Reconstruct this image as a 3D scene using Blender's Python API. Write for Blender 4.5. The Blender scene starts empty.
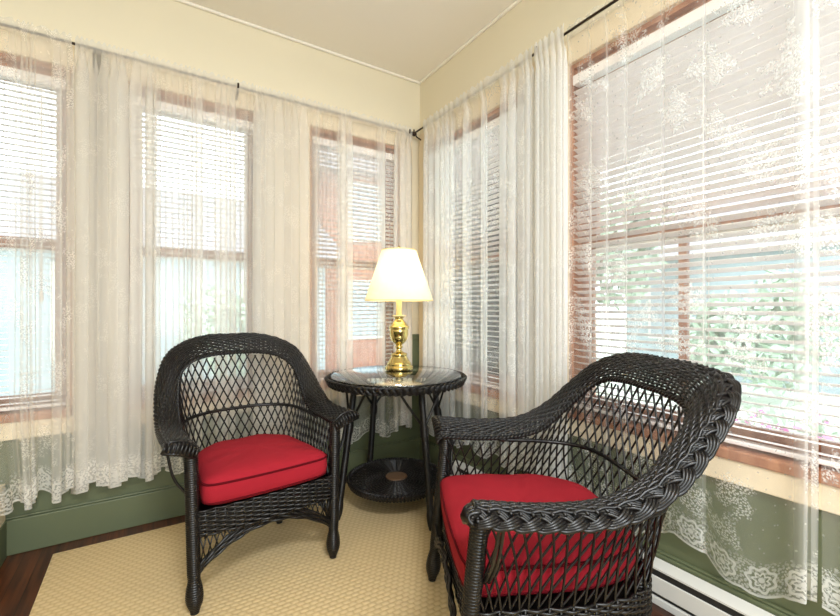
import bpy, math, random
import numpy as np
from mathutils import Vector
random.seed(7); rng = np.random.default_rng(7)
sc = bpy.context.scene
col = sc.collection
PI = math.pi
TH = math.atan2(271, 420)
CAM = (-1.5834, -2.4540, 1.05)
CEIL = 2.615
# ------------------------------------------------------------------ camera, sky, lights, exposure
cd = bpy.data.cameras.new('camera'); cam = bpy.data.objects.new('camera', cd); col.objects.link(cam)
cd.lens = 18.0; cd.sensor_width = 36.0; cd.clip_start = 0.02; cd.clip_end = 300
cam.location = CAM; cam.rotation_euler = (PI/2, 0, -TH); sc.camera = cam
W = bpy.data.worlds.new('sky'); sc.world = W; W.use_nodes = True
bg = W.node_tree.nodes['Background']
bg.inputs[0].default_value = (0.84, 0.93, 1.0, 1); bg.inputs[1].default_value = 3.2
def area_light(name, loc, rot, sx, sy, power, colour):
    l = bpy.data.lights.new(name, 'AREA'); l.shape = 'RECTANGLE'; l.size = sx; l.size_y = sy
    l.energy = power; l.color = colour
    o = bpy.data.objects.new(name, l); o.location = loc; o.rotation_euler = rot; col.objects.link(o); return o
# added interior fill, out of view: one overhead, one at the windowless rear wall
area_light('overhead_fill_light', (-1.5, -3.25, 2.50), (0, 0, 0), 0.5, 0.5, 46, (0.94, 0.97, 1.0))
area_light('rear_wall_fill_light', (-1.5, -4.42, 1.5), (-PI/2, 0, PI), 1.8, 1.6, 54, (0.81, 0.92, 1.0))
sc.view_settings.view_transform = 'Standard'; sc.view_settings.look = 'None'
sc.view_settings.gamma = 1.0; sc.view_settings.use_curve_mapping = False
sc.view_settings.exposure = 0.82
sc.cycles.max_bounces = 12; sc.cycles.diffuse_bounces = 6; sc.cycles.transparent_max_bounces = 48
sc.cycles.transmission_bounces = 8; sc.cycles.caustics_reflective = False; sc.cycles.caustics_refractive = False
sc.cycles.sample_clamp_indirect = 6

# ------------------------------------------------------------------ materials
def srgb(r, g, b):
    f = lambda c: c/12.92 if c <= 0.04045 else ((c+0.055)/1.055)**2.4
    return (f(r/255), f(g/255), f(b/255), 1)
class NT:
    def __init__(s, name):
        s.m = bpy.data.materials.new(name); s.m.use_nodes = True; s.t = s.m.node_tree; s.n = s.t.nodes
        s.b = s.n.get('Principled BSDF'); s.out = s.n.get('Material Output')
    def new(s, typ, **k):
        n = s.n.new(typ)
        for a, v in k.items(): setattr(n, a, v)
        return n
    def link(s, a, b): s.t.links.new(a, b)
    def val(s, x, sock):
        if isinstance(x, (int, float)): sock.default_value = x
        else: s.link(x, sock)
    def math(s, op, a, b=0.0, c=None, clamp=False):
        n = s.new('ShaderNodeMath', operation=op); n.use_clamp = clamp
        s.val(a, n.inputs[0]); s.val(b, n.inputs[1])
        if c is not None: s.val(c, n.inputs[2])
        return n.outputs[0]
    def step(s, x, lo, hi):
        n = s.new('ShaderNodeMapRange', interpolation_type='SMOOTHSTEP')
        s.val(x, n.inputs[0]); n.inputs[1].default_value = lo; n.inputs[2].default_value = hi
        return n.outputs[0]
    def mixc(s, f, a, b):
        n = s.new('ShaderNodeMix', data_type='RGBA'); s.val(f, n.inputs[0])
        for x, i in ((a, 6), (b, 7)):
            if isinstance(x, tuple): n.inputs[i].default_value = x
            else: s.link(x, n.inputs[i])
        return n.outputs[2]
    def bump(s, h, strength, dist):
        n = s.new('ShaderNodeBump'); n.inputs['Strength'].default_value = strength; n.inputs['Distance'].default_value = dist
        s.link(h, n.inputs['Height']); s.link(n.outputs[0], s.b.inputs['Normal'])
    def coord(s, which='Object'):
        return s.new('ShaderNodeTexCoord').outputs[which]
    def noise(s, vec, scale, detail=3.0):
        n = s.new('ShaderNodeTexNoise'); n.inputs['Scale'].default_value = scale; n.inputs['Detail'].default_value = detail
        s.link(vec, n.inputs['Vector']); return n.outputs[0]
def paint(name, c, rough=0.6, var=0.06, scale=3.0, bump=0.0, metallic=0.0, spec=0.5):
    t = NT(name); co = t.coord()
    nz = t.noise(co, scale)
    d = tuple(x*(1-var) for x in c[:3])+(1,); l = tuple(min(1, x*(1+var)) for x in c[:3])+(1,)
    t.link(t.mixc(nz, d, l), t.b.inputs['Base Color'])
    t.b.inputs['Roughness'].default_value = rough; t.b.inputs['Metallic'].default_value = metallic
    t.b.inputs['Specular IOR Level'].default_value = spec
    if bump: t.bump(t.noise(co, scale*20), bump, 0.002)
    return t.m
M = {}
M['cream'] = paint('cream_wall_paint', srgb(224, 214, 190), 0.7, 0.03, 2)
M['ceiling'] = paint('ceiling_paint', srgb(236, 230, 218), 0.8, 0.03, 2)
M['green'] = paint('sage_green_paint', srgb(93, 100, 73), 0.5, 0.05, 3)
M['casing'] = paint('cream_trim_paint', srgb(228, 212, 184), 0.45, 0.04, 4)
M['white_metal'] = paint('white_enamel', srgb(214, 212, 206), 0.35, 0.03, 4)
M['dark_slot'] = paint('dark_grille', srgb(38, 36, 34), 0.6, 0.05, 20)
M['blind'] = paint('white_blind_slats', srgb(240, 233, 230), 0.4, 0.03, 6)
M['cord'] = paint('white_cord', srgb(235, 230, 222), 0.7, 0.03, 6)
M['iron'] = paint('dark_bronze_iron', srgb(52, 40, 32), 0.4, 0.1, 30, metallic=0.6)
M['candle'] = paint('ivory_sleeve', srgb(240, 220, 160), 0.5, 0.03, 10)
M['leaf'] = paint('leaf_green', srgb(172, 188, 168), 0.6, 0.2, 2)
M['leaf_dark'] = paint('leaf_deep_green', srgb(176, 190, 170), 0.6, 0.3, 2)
M['blossom'] = paint('pink_blossom', srgb(236, 130, 200), 0.6, 0.2, 6)
M['bark'] = paint('bark', srgb(120, 104, 92), 0.9, 0.2, 8)
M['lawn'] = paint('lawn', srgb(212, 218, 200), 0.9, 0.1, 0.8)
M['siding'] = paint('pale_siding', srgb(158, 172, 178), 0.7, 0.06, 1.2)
M['brick'] = paint('terracotta_siding', srgb(172, 106, 82), 0.8, 0.1, 2)
M['roof'] = paint('grey_shingles', srgb(140, 136, 138), 0.9, 0.1, 3)
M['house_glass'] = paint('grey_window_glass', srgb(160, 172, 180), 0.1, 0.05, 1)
def wood(name, c0, c1, planks=False, rough=0.35):
    t = NT(name); co = t.coord()
    mp = t.new('ShaderNodeMapping'); mp.inputs['Scale'].default_value = (26, 1.6, 26) if planks else (14, 14, 2.2)
    t.link(co, mp.inputs[0])
    nz = t.noise(mp.outputs[0], 2.0, 6)
    colr = t.mixc(t.step(nz, 0.3, 0.72), c0, c1)
    if planks:
        sx = t.new('ShaderNodeSeparateXYZ'); t.link(co, sx.inputs[0])
        q = t.math('DIVIDE', sx.outputs[0], 0.058)
        fr = t.math('FRACT', q); idx = t.math('FLOOR', q)
        wn = t.new('ShaderNodeTexWhiteNoise', noise_dimensions='1D'); t.link(idx, wn.inputs['W'])
        sh = t.math('MULTIPLY_ADD', wn.outputs[0], 0.5, 0.72)
        mul = t.new('ShaderNodeVectorMath', operation='SCALE'); t.link(colr, mul.inputs[0]); t.link(sh, mul.inputs['Scale'])
        gap = t.math('LESS_THAN', fr, 0.035)
        colr = t.mixc(gap, mul.outputs[0], (0.006, 0.003, 0.002, 1))
    t.link(colr, t.b.inputs['Base Color']); t.b.inputs['Roughness'].default_value = rough
    t.bump(nz, 0.12, 0.002); return t.m
M['floor'] = wood('dark_hardwood_planks', srgb(50, 23, 11), srgb(100, 52, 26), True, 0.32)
M['stained'] = wood('orange_stained_wood', srgb(148, 98, 72), srgb(184, 132, 100))
def glass_mat(name, spec, tint):
    t = NT(name); t.n.remove(t.b)
    tr = t.new('ShaderNodeBsdfTransparent'); tr.inputs[0].default_value = tint
    gl = t.new('ShaderNodeBsdfGlossy'); gl.inputs['Roughness'].default_value = 0.015; gl.inputs[0].default_value = (1, 1, 1, 1)
    fr = t.new('ShaderNodeFresnel'); fr.inputs[0].default_value = spec
    mx = t.new('ShaderNodeMixShader'); t.link(fr.outputs[0], mx.inputs[0]); t.link(tr.outputs[0], mx.inputs[1]); t.link(gl.outputs[0], mx.inputs[2])
    t.link(mx.outputs[0], t.out.inputs[0]); return t.m
M['pane'] = glass_mat('window_glass', 1.45, (0.97, 0.99, 0.99, 1))
M['tabletop_glass'] = glass_mat('clear_table_glass', 2.2, (0.93, 0.97, 0.93, 1))
def wicker_mat():
    t = NT('black_painted_wicker'); co = t.coord()
    nz = t.noise(co, 60, 3)
    t.link(t.mixc(t.step(nz, 0.3, 0.8), srgb(10, 8, 8), srgb(24, 19, 17)), t.b.inputs['Base Color'])
    t.b.inputs['Roughness'].default_value = 0.34; t.b.inputs['Specular IOR Level'].default_value = 0.4
    t.bump(t.noise(co, 220, 2), 0.15, 0.001); return t.m
M['wicker'] = wicker_mat()
M['shelf_centre'] = paint('worn_brown_disc', srgb(92, 66, 44), 0.6, 0.15, 40)
def fabric_mat(name, c):
    t = NT(name); co = t.coord()
    sx = t.new('ShaderNodeSeparateXYZ'); t.link(co, sx.inputs[0])
    a = t.math('SINE', t.math('MULTIPLY', sx.outputs[0], 2*PI/0.0032)); b = t.math('SINE', t.math('MULTIPLY', sx.outputs[1], 2*PI/0.0032))
    w = t.math('MULTIPLY_ADD', t.math('MULTIPLY', a, b), 0.5, 0.5)
    nz = t.noise(co, 9, 4)
    f = t.math('ADD', t.math('MULTIPLY', w, 0.35), t.math('MULTIPLY', nz, 0.65))
    t.link(t.mixc(f, tuple(x*0.75 for x in c[:3])+(1,), tuple(min(1, x*1.2) for x in c[:3])+(1,)), t.b.inputs['Base Color'])
    t.b.inputs['Roughness'].default_value = 0.92; t.b.inputs['Specular IOR Level'].default_value = 0.15
    t.bump(w, 0.25, 0.0008); return t.m
M['red'] = fabric_mat('red_woven_cushion_cloth', srgb(150, 30, 42))
M['piping'] = paint('dark_red_piping', srgb(84, 8, 18), 0.9, 0.1, 60, spec=0.1)
def rug_mat():
    t = NT('tan_basketweave_rug'); co = t.coord()
    sx = t.new('ShaderNodeSeparateXYZ'); t.link(co, sx.inputs[0])
    px, py = 0.028, 0.020
    X = t.math('DIVIDE', sx.outputs[0], px); Y = t.math('DIVIDE', sx.outputs[1], py)
    row = t.math('MODULO', t.math('FLOOR', t.math('ADD', Y, 1000.0)), 2.0)
    Xs = t.math('MULTIPLY_ADD', row, 0.5, X)
    a = t.math('ABSOLUTE', t.math('SINE', t.math('MULTIPLY', Xs, PI))); b = t.math('ABSOLUTE', t.math('SINE', t.math('MULTIPLY', Y, PI)))
    h = t.math('POWER', t.math('MULTIPLY', a, b), 0.6)
    nz = t.noise(co, 300, 2); nl = t.noise(co, 2.5, 3)
    f = t.math('ADD', t.math('MULTIPLY', h, 0.62), t.math('ADD', t.math('MULTIPLY', nz, 0.26), t.math('MULTIPLY', nl, 0.12)))
    t.link(t.mixc(f, srgb(184, 158, 114), srgb(218, 194, 150)), t.b.inputs['Base Color'])
    t.b.inputs['Roughness'].default_value = 0.9; t.b.inputs['Specular IOR Level'].default_value = 0.15
    t.bump(h, 0.45, 0.004); return t.m
M['rug'] = rug_mat()
M['rug_edge'] = paint('tan_rug_binding', srgb(206, 180, 130), 0.9, 0.1, 60)
M['brass'] = paint('polished_brass', srgb(212, 190, 122), 0.11, 0.08, 12, metallic=1.0)
def shade_mat():
    t = NT('cream_lampshade_cloth'); t.n.remove(t.b)
    co = t.coord(); nz = t.noise(co, 40, 2)
    c = t.mixc(nz, srgb(246, 238, 220), srgb(252, 246, 230))
    d = t.new('ShaderNodeBsdfDiffuse'); l = t.new('ShaderNodeBsdfTranslucent')
    t.link(c, d.inputs[0]); t.link(c, l.inputs[0])
    mx = t.new('ShaderNodeMixShader'); mx.inputs[0].default_value = 0.5
    t.link(d.outputs[0], mx.inputs[1]); t.link(l.outputs[0], mx.inputs[2]); t.link(mx.outputs[0], t.out.inputs[0]); return t.m
M['shade'] = shade_mat()
def emit_mat(name, c, s):
    t = NT(name); t.b.inputs['Emission Color'].default_value = c; t.b.inputs['Emission Strength'].default_value = s
    t.b.inputs['Base Color'].default_value = c; return t.m
M['bulb'] = emit_mat('lit_bulb', (1.0, 0.82, 0.52, 1), 12.0)
M['fill_glow'] = emit_mat('fill_fixture_glow', (1.0, 0.9, 0.72, 1), 2.0)  # glow of the added, unseen ceiling fill fixture
def lace_mat(name, base, cl, seed, strength=1.0):
    # sheer net with woven sprays of flowers; UV is in metres of cloth, v counts up from the hem
    t = NT(name); t.n.remove(t.b)
    uv = t.coord('UV'); mp = t.new('ShaderNodeMapping'); mp.inputs['Location'].default_value = (seed, 0, 0); t.link(uv, mp.inputs[0])
    v = mp.outputs[0]
    def vor(scale, feature='F1', rnd=1.0):
        n = t.new('ShaderNodeTexVoronoi', feature=feature, voronoi_dimensions='2D'); n.inputs['Scale'].default_value = scale
        n.inputs['Randomness'].default_value = rnd; t.link(v, n.inputs['Vector']); return n.outputs['Distance']
    sx = t.new('ShaderNodeSeparateXYZ'); t.link(v, sx.inputs[0]); U, V = sx.outputs[0], sx.outputs[1]
    nz = t.noise(v, 14, 2)
    n2 = t.noise(v, 26, 3)
    spray = t.step(t.math('ADD', vor(5.2, 'F1', 0.9), t.math('ADD', t.math('MULTIPLY_ADD', nz, 0.8, -0.4), t.math('MULTIPLY_ADD', n2, 0.9, -0.45))), 0.34, 0.16)
    petal = t.step(vor(140), 0.46, 0.26)
    outline = t.step(vor(46, 'DISTANCE_TO_EDGE'), 0.05, 0.02)
    flower = t.math('MULTIPLY', spray, t.math('MAXIMUM', petal, t.math('MULTIPLY', outline, 0.6)))
    dots = t.step(vor(24, 'F1', 1.0), 0.09, 0.05)
    # border of round medallions just above the hem
    fu = t.math('SUBTRACT', t.math('FRACT', t.math('DIVIDE', U, 0.0998)), 0.5)
    du = t.math('MULTIPLY', fu, 0.0998); dv = t.math('SUBTRACT', V, 0.052)
    rr = t.math('SQRT', t.math('ADD', t.math('MULTIPLY', du, du), t.math('MULTIPLY', dv, dv)))
    ang = t.math('ARCTAN2', dv, du)
    pet = t.math('MULTIPLY_ADD', t.math('COSINE', t.math('MULTIPLY', ang, 7.0)), 0.004, rr)
    ring = t.step(t.math('ABSOLUTE', t.math('SUBTRACT', pet, 0.034)), 0.0055, 0.003)
    ring2 = t.step(t.math('ABSOLUTE', t.math('SUBTRACT', pet, 0.018)), 0.0045, 0.002)
    core = t.step(rr, 0.010, 0.007)
    inb = t.step(V, 0.12, 0.08)
    fill = t.math('MULTIPLY', t.step(vor(120), 0.5, 0.3), inb)
    bord = t.math('MAXIMUM', t.math('MAXIMUM', ring, ring2), t.math('MAXIMUM', core, t.math('MULTIPLY', fill, 0.55)))
    edge = t.step(V, 0.010, 0.006)
    pat = t.math('MAXIMUM', t.math('MULTIPLY', t.math('MAXIMUM', flower, t.math('MULTIPLY', dots, 0.3)), strength), t.math('MAXIMUM', bord, edge), clamp=True)
    ga = t.new('ShaderNodeAttribute'); ga.attribute_name = 'plies'
    a1 = t.math('MULTIPLY_ADD', pat, 0.80-base, base, clamp=True)
    alpha = t.math('SUBTRACT', 1.0, t.math('POWER', t.math('SUBTRACT', 1.0, a1), ga.outputs['Fac']))
    d = t.new('ShaderNodeBsdfDiffuse'); l = t.new('ShaderNodeBsdfTranslucent'); d.inputs[0].default_value = cl; l.inputs[0].default_value = cl
    m1 = t.new('ShaderNodeMixShader'); m1.inputs[0].default_value = 0.6; t.link(d.outputs[0], m1.inputs[1]); t.link(l.outputs[0], m1.inputs[2])
    tr = t.new('ShaderNodeBsdfTransparent')
    m2 = t.new('ShaderNodeMixShader'); t.link(alpha, m2.inputs[0]); t.link(tr.outputs[0], m2.inputs[1]); t.link(m1.outputs[0], m2.inputs[2])
    t.link(m2.outputs[0], t.out.inputs[0]); return t.m
M['lace_warm'] = lace_mat('ivory_lace_net', 0.24, srgb(254, 251, 246), 0.0, 0.10)
M['lace_cool'] = lace_mat('white_lace_net', 0.29, srgb(253, 253, 252), 3.3, 0.3)

M['lace_clear'] = lace_mat('fine_white_lace_net', 0.13, srgb(253, 252, 250), 6.1, 0.85)
M['lace_thin'] = lace_mat('thin_ivory_lace_net', 0.17, srgb(254, 251, 246), 9.4, 0.3)
# ------------------------------------------------------------------ mesh helpers
def catmull(P, n):
    P = np.asarray(P, float); k = len(P)
    E = np.vstack([2*P[0]-P[1], P, 2*P[-1]-P[-2]])
    t = np.linspace(0, k-1, n); i = np.minimum(t.astype(int), k-2); f = (t-i)[:, None]
    a, b, c, d = E[i], E[i+1], E[i+2], E[i+3]
    return 0.5*(2*b+(c-a)*f+(2*a-5*b+4*c-d)*f**2+(3*b-a-3*c+d)*f**3)
class MB:
    def __init__(s): s.v = []; s.f = []; s.n = 0; s.mi = []; s.cur = 0
    def add(s, V, F):
        s.v.append(np.asarray(V, float).reshape(-1, 3)); o = s.n
        s.f += [tuple(i+o for i in q) for q in F]; s.mi += [s.cur]*len(F); s.n += len(s.v[-1])
    def box(s, x0, x1, y0, y1, z0, z1):
        x0, x1 = sorted((x0, x1)); y0, y1 = sorted((y0, y1)); z0, z1 = sorted((z0, z1))
        s.add([(x0,y0,z0),(x1,y0,z0),(x1,y1,z0),(x0,y1,z0),(x0,y0,z1),(x1,y0,z1),(x1,y1,z1),(x0,y1,z1)],
              [(0,3,2,1),(4,5,6,7),(0,1,5,4),(1,2,6,5),(2,3,7,6),(3,0,4,7)])
    def grid(s, G, closed_u=False):
        # G: nu x nv x 3
        nu, nv = G.shape[:2]; F = []
        for i in range(nu if closed_u else nu-1):
            a = i*nv; b = ((i+1) % nu)*nv
            for j in range(nv-1): F.append((a+j, b+j, b+j+1, a+j+1))
        s.add(G.reshape(-1, 3), F)
    def tube(s, P, r, sides=6, closed=False, caps=True):
        P = np.asarray(P, float); n = len(P)
        if n < 2: return
        R = np.full(n, r) if np.isscalar(r) else np.asarray(r, float)
        if closed: T = np.roll(P, -1, 0)-np.roll(P, 1, 0)
        else: T = np.gradient(P, axis=0)
        T /= np.linalg.norm(T, axis=1)[:, None]+1e-12
        ref = np.array([0, 0, 1.0]) if abs(T[0][2]) < 0.9 else np.array([1.0, 0, 0])
        N = np.empty_like(P); cur = np.cross(T[0], ref)
        for i in range(n):
            cur = cur-T[i]*cur.dot(T[i]); L = math.sqrt(cur.dot(cur)); cur = cur/(L+1e-12); N[i] = cur
        B = np.cross(T, N)
        a = np.arange(sides)*2*PI/sides
        V = P[:, None]+R[:, None, None]*(np.cos(a)[None, :, None]*N[:, None]+np.sin(a)[None, :, None]*B[:, None])
        F = []
        for i in range(n if closed else n-1):
            p = i*sides; q = ((i+1) % n)*sides
            for j in range(sides):
                k = (j+1) % sides; F.append((p+j, p+k, q+k, q+j))
        if caps and not closed:
            F.append(tuple(range(sides-1, -1, -1))); F.append(tuple((n-1)*sides+j for j in range(sides)))
        s.add(V.reshape(-1, 3), F)
    def lathe(s, prof, c=(0, 0), sides=32, caps=True):
        a = np.arange(sides)*2*PI/sides; n = len(prof)
        V = [(c[0]+r*math.cos(x), c[1]+r*math.sin(x), z) for r, z in prof for x in a]
        F = []
        for i in range(n-1):
            for j in range(sides):
                k = (j+1) % sides; F.append((i*sides+j, i*sides+k, (i+1)*sides+k, (i+1)*sides+j))
        if caps:
            F.append(tuple(range(sides-1, -1, -1))); F.append(tuple((n-1)*sides+j for j in range(sides)))
        s.add(V, F)
    def build(s, name, mat, parent=None, smooth=True, bevel=0.0, loc=None):
        me = bpy.data.meshes.new(name); V = np.vstack(s.v)
        me.from_pydata(V.tolist(), [], s.f); me.update()
        for m in (mat if isinstance(mat, (list, tuple)) else [mat]): me.materials.append(m)
        if isinstance(mat, (list, tuple)): me.polygons.foreach_set('material_index', s.mi)
        if smooth: me.polygons.foreach_set('use_smooth', [True]*len(me.polygons))
        o = bpy.data.objects.new(name, me); col.objects.link(o)
        if parent: o.parent = parent
        if loc is not None: o.location = loc
        if bevel:
            b = o.modifiers.new('bevel', 'BEVEL'); b.width = bevel; b.segments = 2; b.limit_method = 'ANGLE'
        return o
def tag(o, label=None, cat=None, group=None, kind=None):
    if label: o['label'] = label
    if cat: o['category'] = cat
    if group: o['group'] = group
    if kind: o['kind'] = kind
    return o
def empty(name, loc, rz=0.0):
    o = bpy.data.objects.new(name, None); o.location = loc; o.rotation_euler = (0, 0, rz); o.empty_display_size = 0.1
    col.objects.link(o); return o

# ------------------------------------------------------------------ room shell
XW, YS = -2.95, -4.5            # west and south walls
ZS, ZH, GR = 0.60, 2.13, 0.87   # sill, head, top of the green paint
TK = 0.14
WIN_N = [(-2.55, -1.875), (-1.685, -1.05), (-0.785, -0.165)]
WIN_E = [(-0.12, -1.02), (-1.238, -2.75)]
def struct(o, name_label, cat): return tag(o, name_label, cat, kind='structure')
def two_tone(mb, x0, x1, y0, y1, z0, z1):
    if z0 < GR:
        mb.cur = 1; mb.box(x0, x1, y0, y1, z0, min(z1, GR))
    if z1 > GR:
        mb.cur = 0; mb.box(x0, x1, y0, y1, max(z0, GR), z1)
mb = MB(); mb.box(XW-0.1, 0.14, YS-0.1, 0.14, -0.1, 0.0)
struct(mb.build('floor', M['floor'], smooth=False), 'dark brown hardwood plank floor', 'floor')
mb = MB(); mb.box(XW-0.1, 0.14, YS-0.1, 0.14, CEIL, CEIL+0.1)
struct(mb.build('ceiling', M['ceiling'], smooth=False), 'plain off-white ceiling', 'ceiling')
mb = MB(); xs = XW-0.1
for a, b in WIN_N:
    two_tone(mb, xs, a, 0, TK, 0, CEIL); two_tone(mb, a, b, 0, TK, 0, ZS-0.03); two_tone(mb, a, b, 0, TK, ZH, CEIL); xs = b
two_tone(mb, xs, TK, 0, TK, 0, CEIL)
struct(mb.build('wall_left', [M['cream'], M['green']], smooth=False), 'cream wall with three windows, green below', 'wall')
mb = MB(); ys = 0
for a, b in WIN_E:
    two_tone(mb, 0, TK, ys, a, 0, CEIL); two_tone(mb, 0, TK, a, b, 0, ZS-0.03); two_tone(mb, 0, TK, a, b, ZH, CEIL); ys = b
two_tone(mb, 0, TK, ys, YS-0.1, 0, CEIL)
struct(mb.build('wall_right', [M['cream'], M['green']], smooth=False), 'cream wall with two windows right of the corner, green below', 'wall')
mb = MB(); two_tone(mb, XW-0.1, XW, YS, 0, 0, CEIL)
struct(mb.build('wall_west', [M['cream'], M['green']], smooth=False), 'cream wall outside the frame on the left', 'wall')
mb = MB(); two_tone(mb, XW, 0, YS-0.1, YS, 0, CEIL)
struct(mb.build('wall_rear', [M['cream'], M['green']], smooth=False), 'cream wall behind the camera', 'wall')
mb = MB(); mb.box(XW, -0.0, -0.018, 0, 0, 0.150); mb.box(XW, 0, -0.012, 0, 0.150, 0.160)
struct(mb.build('baseboard_left', M['green'], smooth=False, bevel=0.004), 'green baseboard below the left windows', 'baseboard')
mb = MB(); mb.box(-0.018, 0, YS, -0.018, 0, 0.150); mb.box(-0.012, 0, YS, -0.012, 0.150, 0.160)
struct(mb.build('baseboard_right', M['green'], smooth=False, bevel=0.004), 'green baseboard behind the white heater', 'baseboard')
mb = MB(); mb.box(XW, 0, -0.018, 0, CEIL-0.016, CEIL)
struct(mb.build('trim_1', M['ceiling'], smooth=False, bevel=0.006), 'thin moulding at the top of the left wall', 'trim')
mb = MB(); mb.box(-0.018, 0, YS, -0.018, CEIL-0.016, CEIL)
struct(mb.build('trim_2', M['ceiling'], smooth=False, bevel=0.006), 'thin moulding at the top of the right wall', 'trim')
mb = MB(); mb.box(-0.075, 0.0, -0.012, 0, GR-0.03, GR)
struct(mb.build('trim_3', M['green'], smooth=False, bevel=0.003), 'small green cap strip in the corner beside the lamp', 'trim')
mb = MB(); mb.cur = 0; mb.box(-2.60, -2.092, -0.55, -0.02, 0.155, 0.31); mb.cur = 1; mb.box(-2.60, -2.088, -0.555, -0.02, 0, 0.155)
struct(mb.build('trim_4', [M['casing'], M['green']], smooth=False), 'low cream boxing with green base at the left edge', 'trim')

def window(n, north, a, b, label, casing_l, casing_r):
    """a..b along the wall; north wall: x axis, room at -y. east wall: y axis, room at -x."""
    root = empty('window_%d' % n, ((a+b)/2, 0, ZS) if north else (0, (a+b)/2, ZS)); tag(root, label, 'window', kind='structure')
    lo, hi = min(a, b), max(a, b)
    ox, oy, oz = root.location
    def bx(m, u0, u1, d0, d1, z0, z1):    # d: depth, negative = into the room
        if north: m.box(u0-ox, u1-ox, d0, d1, z0-oz, z1-oz)
        else: m.box(d0, d1, u0-oy, u1-oy, z0-oz, z1-oz)
    c = MB(); T = -0.022
    bx(c, lo-casing_l, lo, T, 0.0, 0.49, ZH+0.11); bx(c, hi, hi+casing_r, T, 0, 0.49, ZH+0.11)
    bx(c, lo, hi, T, 0, ZH, ZH+0.11); bx(c, lo, hi, T, 0, 0.49, ZS-0.035)
    c.build('window_casing', M['casing'], root, smooth=False, bevel=0.004)
    s = MB(); bx(s, lo, hi, -0.030, TK, ZS-0.035, ZS)
    s.build('window_sill', M['stained'], root, smooth=False, bevel=0.006)
    j = MB()
    bx(j, lo, lo+0.02, 0.0, TK, ZS, ZH); bx(j, hi-0.02, hi, 0.0, TK, ZS, ZH); bx(j, lo+0.02, hi-0.02, 0.0, TK, ZH-0.02, ZH)
    bx(j, lo+0.02, hi-0.02, 0.034, 0.05, ZH-0.09, ZH-0.02)
    j.build('window_frame', M['stained'], root, smooth=False)
    zm = 1.34
    for nm, z0, z1, d in (('lower_sash', ZS, zm+0.025, 0.075), ('upper_sash', zm-0.025, ZH-0.02, 0.108)):
        f = MB(); w = 0.05; l, h = lo+0.02, hi-0.02
        bx(f, l, l+w, d-0.015, d+0.015, z0, z1); bx(f, h-w, h, d-0.015, d+0.015, z0, z1)
        bx(f, l+w, h-w, d-0.015, d+0.015, z0, z0+(0.065 if nm == 'lower_sash' else w)); bx(f, l+w, h-w, d-0.015, d+0.015, z1-w, z1)
        if n == 5 and nm == 'lower_sash': bx(f, -1.695, -1.665, d-0.012, d+0.012, z0+0.06, z1-w)
        sash = f.build(nm, M['stained'], root, smooth=False, bevel=0.003)
        p = MB(); bx(p, l+w-0.004, h-w+0.004, d-0.002, d+0.002, z0+w-0.004, z1-w+0.004)
        p.build('window_pane', M['pane'], sash, smooth=False)
    return root
window(1, True, *WIN_N[0], 'double-hung window at the left edge of the photo', 0.12, 0.12)
window(2, True, *WIN_N[1], 'double-hung window behind the left armchair', 0.12, 0.12)
window(3, True, *WIN_N[2], 'double-hung window left of the table lamp', 0.12, 0.09)
window(4, False, *WIN_E[0], 'double-hung window right of the table lamp', 0.125, 0.10)
window(5, False, *WIN_E[1], 'wide window behind the right armchair', 0.12, 0.10)

def blind(north, a, b, pitch, width, slope, label, wand):
    lo, hi = min(a, b)+0.022, max(a, b)-0.022
    base = ZS+0.012; top = ZH-0.055; D = 0.012
    c = (lo+hi)/2; H = (hi-lo)/2
    root = empty('window_blind', (c, D, base) if north else (D, c, base), 0.0 if north else -PI/2)
    # local x along the wall, local y outward, z up
    tag(root, label, 'blind', 'slatted blinds in the windows')
    m = MB(); m.box(-H, H, -width/2-0.004, width/2+0.004, top-base-0.042, top-base)
    m.build('headrail', M['blind'], root, smooth=False, bevel=0.003)
    m = MB(); m.box(-H, H, -width/2, width/2, 0.0, 0.014)
    m.build('bottom_rail', M['blind'], root, smooth=False, bevel=0.003)
    m = MB(); zz = 0.026; dz = slope*width/2; L = top-base-0.05
    k = 0
    while zz < L:
        g = 0.0012
        ys = np.linspace(-width/2, width/2, 4); cr = 0.0022*(1-(2*ys/width)**2)
        s_ = dz if zz > 0.06 else dz*0.4
        zz_ = zz - s_*2*ys/width + cr
        G = np.zeros((2, 8, 3))
        for i, x in enumerate((-H, H)):
            G[i, :4, 0] = x; G[i, :4, 1] = ys; G[i, :4, 2] = zz_+g/2
            G[i, 4:, 0] = x; G[i, 4:, 1] = ys[::-1]; G[i, 4:, 2] = zz_[::-1]-g/2
        V = G.reshape(-1, 3); F = [(j, j+8, (j+1) % 8+8, (j+1) % 8) for j in range(8)]
        m.add(V, F); zz += pitch*(1+rng.normal(0, 0.015)); k += 1
    m.build('slats', M['blind'], root, smooth=False)
    m = MB(); n = 2 if 2*H < 0.7 else (3 if 2*H < 1.2 else 4)
    for x in np.linspace(-H+0.09, H-0.09, n):
        for y in (-width/2-0.002, width/2+0.002): m.tube([(x, y, 0.01), (x, y, top-base-0.04)], 0.0012, 4)
    m.build('ladder_cord', M['cord'], root)
    if wand is not None:
        m = MB(); m.tube([(wand, -width/2-0.015, top-base-0.03), (wand, -width/2-0.016, top-base-0.95)], 0.0035, 6)
        m.lathe([(0.0, top-base-1.0), (0.007, top-base-0.995), (0.007, top-base-0.96), (0.003, top-base-0.95)], (wand, -width/2-0.016), 8)
        m.build('tilt_wand', M['cord'], root)
blind(True, *WIN_N[0], 0.0255, 0.031, -0.02, 'white slatted blind at the left edge of the photo', 0.235)
blind(True, *WIN_N[1], 0.0255, 0.031, -0.02, 'white slatted blind in the window behind the left armchair', 0.22)
blind(True, *WIN_N[2], 0.0265, 0.032, 0.28, 'white slatted blind in the window directly left of the lamp', None)
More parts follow.
